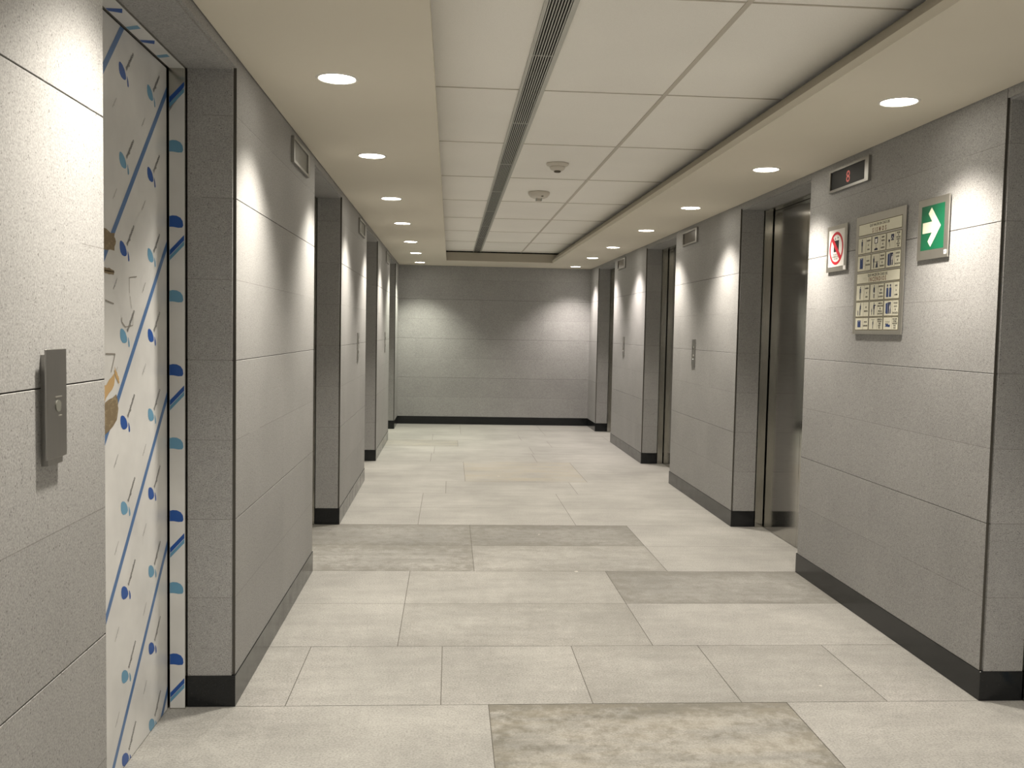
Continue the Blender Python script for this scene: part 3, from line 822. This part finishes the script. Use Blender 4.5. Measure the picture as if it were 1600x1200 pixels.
def sign_instructions():
    r = W.root('instruction_board', 'tall cream board of blue emergency pictograms headed SISMOS and INCENDIOS', 'sign', 4.512, 1.778)
    HW, HH = .2655, .3065
    m = MB(); W.box(m, -HW, HW, -HH, HH, .006, .012, .0008); m.build('backing_plate', M['sign'], r)
    m = MB(); W.box(m, -.2, .2, -.24, .24, .0, .006); m.build('spacer', M['dark'], r)
    D = .0124
    PM = [M['navy'], M['pblue'], M['white'], M['ink'], M['olive'], M['cream'], M['brown']]
    class Lay:
        """routes flat shapes of one colour into the current cell's mesh"""
        def __init__(s, mi): s.mi = mi; s.m = None
        def poly(s, pts, tone=None): s.m.cur = s.mi; s.m.poly(pts)
    navy, blue, wh, ink, rule, panel, br = [Lay(i) for i in range(7)]
    def new(*ls):
        m = MB()
        for q in ls: q.m = m
        return m
    x0, x1 = -.230, .232
    def cell(a0, a1, b0, b1):
        W.rect(rule, a0 - .0035, a1 + .0035, b0 - .0035, b1 + .0035, D); W.rect(panel, a0, a1, b0, b1, D + .0004)
    heads = [(.207, .262, 'SISMOS'), (-.042, .008, 'INCENDIOS')]
    for b0, b1, t in heads:
        m = new(rule, panel); cell(x0, x1, b0, b1); m.build('heading_panel', PM, r)
        m = new(ink, br); W.text(ink, 'QUE HACER EN CASO DE', 0, b1 - .0185, .0185, D + .0008, .0003, 1.0)
        W.text(br, '  '.join(t) if t == 'SISMOS' else ' '.join(t), 0, b0 + .005, .031, D + .0008, .0010, .80); m.build('heading_lettering', PM, r)
    rows = [(.112, .192), (.022, .100), (-.131, -.053), (-.214, -.141), (-.292 + .010, -.223)]
    T = [[('CONSERVE', 'LA', 'CALMA'), ('ELIMINE', 'FUENTES', 'DE', 'INCENDIO'), ('RETIRESE', 'DE', 'VENTANAS', 'Y OBJETOS', 'QUE', 'PUEDAN', 'CAER')],
         [('NO USE', 'ELEVADORES'), ('UBIQUESE', 'EN ZONAS', 'DE', 'SEGURIDAD'), ('LOCALICE', 'LA RUTA', 'DE', 'EVACUACION')],
         [('CONSERVE', 'LA', 'CALMA'), ('IDENTIFIQUE', 'QUE', 'ORIGINA', 'EL INCENDIO'), ('EMITA', 'LA', 'ALARMA')],
         [('USE', 'EXTINTOR'), ('OBEDEZCA', 'INDICACIONES', 'DEL', 'PERSONAL', 'CAPACITADO'), ('LOCALICE', 'LA RUTA', 'DE', 'EVACUACION')],
         [('NO USE', 'ELEVADORES'), ('HUMEDEZCA', 'UN TRAPO', 'CUBRA', 'NARIZ Y', 'BOCA'), ('SI EL HUMO', 'ES DENSO', 'ARRASTRESE', 'POR EL', 'SUELO')]]
    cw = (x1 - x0 - .024) / 3
    for ri, (b0, b1) in enumerate(rows):
        for ci in range(3):
            a0 = x0 + ci * (cw + .012); a1 = a0 + cw; sp = a0 + cw * .60
            m = new(rule, panel); cell(a0, a1, b0, b1)
            W.rect(rule, sp - .0007, sp + .0007, b0, b1, D + .0008)
            m.build('cell_panel', PM, r); m = new(ink)
            ls = T[ri][ci]; st = (b1 - b0) / (len(ls) + .6) if len(ls) > 2 else .020
            bt = (b0 + b1) / 2 + st * (len(ls) - 1) / 2
            for k, s_ in enumerate(ls):
                W.text(ink, s_, (sp + a1) / 2, bt - st * k - .0035, .0105, D + .0008, .0004, .80)
            m.build('caption', PM, r); m = new(navy, blue, wh, ink)
            ac = (a0 + sp) / 2; hh = b1 - b0; pb = b0 + .08 * hh; d2 = D + .0008
            key = (ri, ci)
            if key in ((0, 0), (2, 0)): person(navy, ac, pb, hh * .86, d2)
            elif key == (0, 1):
                W.rect(navy, ac - .017, ac + .017, b1 - .040, b1 - .008, d2); W.rect(wh, ac - .011, ac + .011, b1 - .037, b1 - .016, d2 + .0003)
                W.poly(navy, [(ac - .019, b0 + .006), (ac + .019, b0 + .006), (ac + .017, b0 + .015), (ac + .004, b0 + .018), (ac - .016, b0 + .014)], d2); W.rect(navy, ac - .0012, ac + .0012, b0 + .016, b1 - .039, d2)
            elif key == (0, 2):
                W.rect(navy, ac, ac + .030, b1 - .040, b1 - .010, d2)
                for q in range(3): W.rect(wh, ac + .004 + .009 * q, ac + .009 + .009 * q, b1 - .036 + .008 * (q % 2), b1 - .028 + .008 * (q % 2), d2 + .0003)
                W.disc(navy, ac - .020, b1 - .040, .006, d2, 12); W.poly(navy, [(ac - .024, b1 - .033), (ac - .016, b1 - .033), (ac - .010, b1 - .040), (ac - .020, b1 - .049)], d2)
                W.poly(ink, [(ac - .019, b1 - .046), (ac - .017, b1 - .046), (ac - .008, b0 + .010), (ac - .010, b0 + .010)], d2)
            elif key in ((1, 0), (4, 0)):
                W.rect(blue, ac - .018, ac + .018, b0 + .012, b1 - .012, d2); W.rect(wh, ac - .006, ac - .001, b1 - .018, b1 - .0155, d2 + .0003); W.rect(wh, ac + .002, ac + .007, b1 - .018, b1 - .0155, d2 + .0003)
            elif key == (1, 1):
                person(navy, ac - .018, pb, hh * .78, d2)
                W.poly(navy, [(ac + .002, b0 + .008), (ac + .030, b0 + .008), (ac + .024, b0 + .030), (ac + .016, b0 + .042), (ac + .010, b0 + .028)], d2)
                W.rect(navy, ac - .008, ac + .030, b0 + .036, b0 + .038, d2)
            elif key in ((1, 2), (3, 2)):
                W.poly(blue, [(ac - .027, b0 + .012), (ac - .027, b1 - .014), (ac - .004, b1 - .008), (ac - .004, b0 + .006)], d2)
                W.rect(navy, ac - .004, ac + .027, b0 + .010, b1 - .008, d2); W.rect(wh, ac - .005, ac - .003, b0 + .006, b1 - .010, d2 + .0003)
                person(wh, ac + .014, b0 + .010, hh * .66, d2 + .0003, .12)
            elif key == (2, 1):
                person(navy, ac, pb, hh * .86, d2); W.rect(wh, ac - .008, ac + .008, b0 + .030, b0 + .034, d2 + .0003)
            elif key == (2, 2):
                for dx in (-.016, .014):
                    W.poly(blue, [(ac + dx - .011, b0 + .008), (ac + dx + .011, b0 + .008), (ac + dx + .011, b1 - .030), (ac + dx + .004, b1 - .022), (ac + dx - .010, b1 - .026)], d2)
                    W.disc(navy, ac + dx, b1 - .014, .0065, d2, 12)
            elif key == (3, 0):
                person(navy, ac + .004, pb, hh * .86, d2, .10); W.poly(navy, [(ac - .022, b0 + .006), (ac - .015, b0 + .006), (ac - .015, b0 + .026), (ac - .0185, b0 + .034), (ac - .022, b0 + .026)], d2)
            elif key == (3, 1):
                person(navy, ac + .006, pb, hh * .86, d2); W.rect(navy, ac + .006, ac + .026, b0 + .052, b0 + .056, d2); person(navy, ac - .018, pb, hh * .48, d2)
            elif key == (4, 1):
                person(navy, ac, pb, hh * .72, d2, .04); W.rect(ink, ac - .020, ac + .016, b1 - .010, b1 - .0085, d2)
            elif key == (4, 2):
                W.poly(blue, [(ac - .026, b0 + .014), (ac + .024, b0 + .012), (ac + .026, b0 + .024), (ac + .012, b0 + .022), (ac - .002, b0 + .030), (ac - .012, b0 + .026), (ac - .020, b0 + .018)], d2)
                W.disc(navy, ac - .018, b0 + .026, .005, d2, 12); W.rect(ink, ac - .024, ac + .026, b1 - .020, b1 - .019, d2); W.rect(ink, ac - .020, ac + .020, b1 - .026, b1 - .025, d2)
            m.build('pictogram', PM, r)

sign_prohibition(); sign_arrow(); sign_instructions()
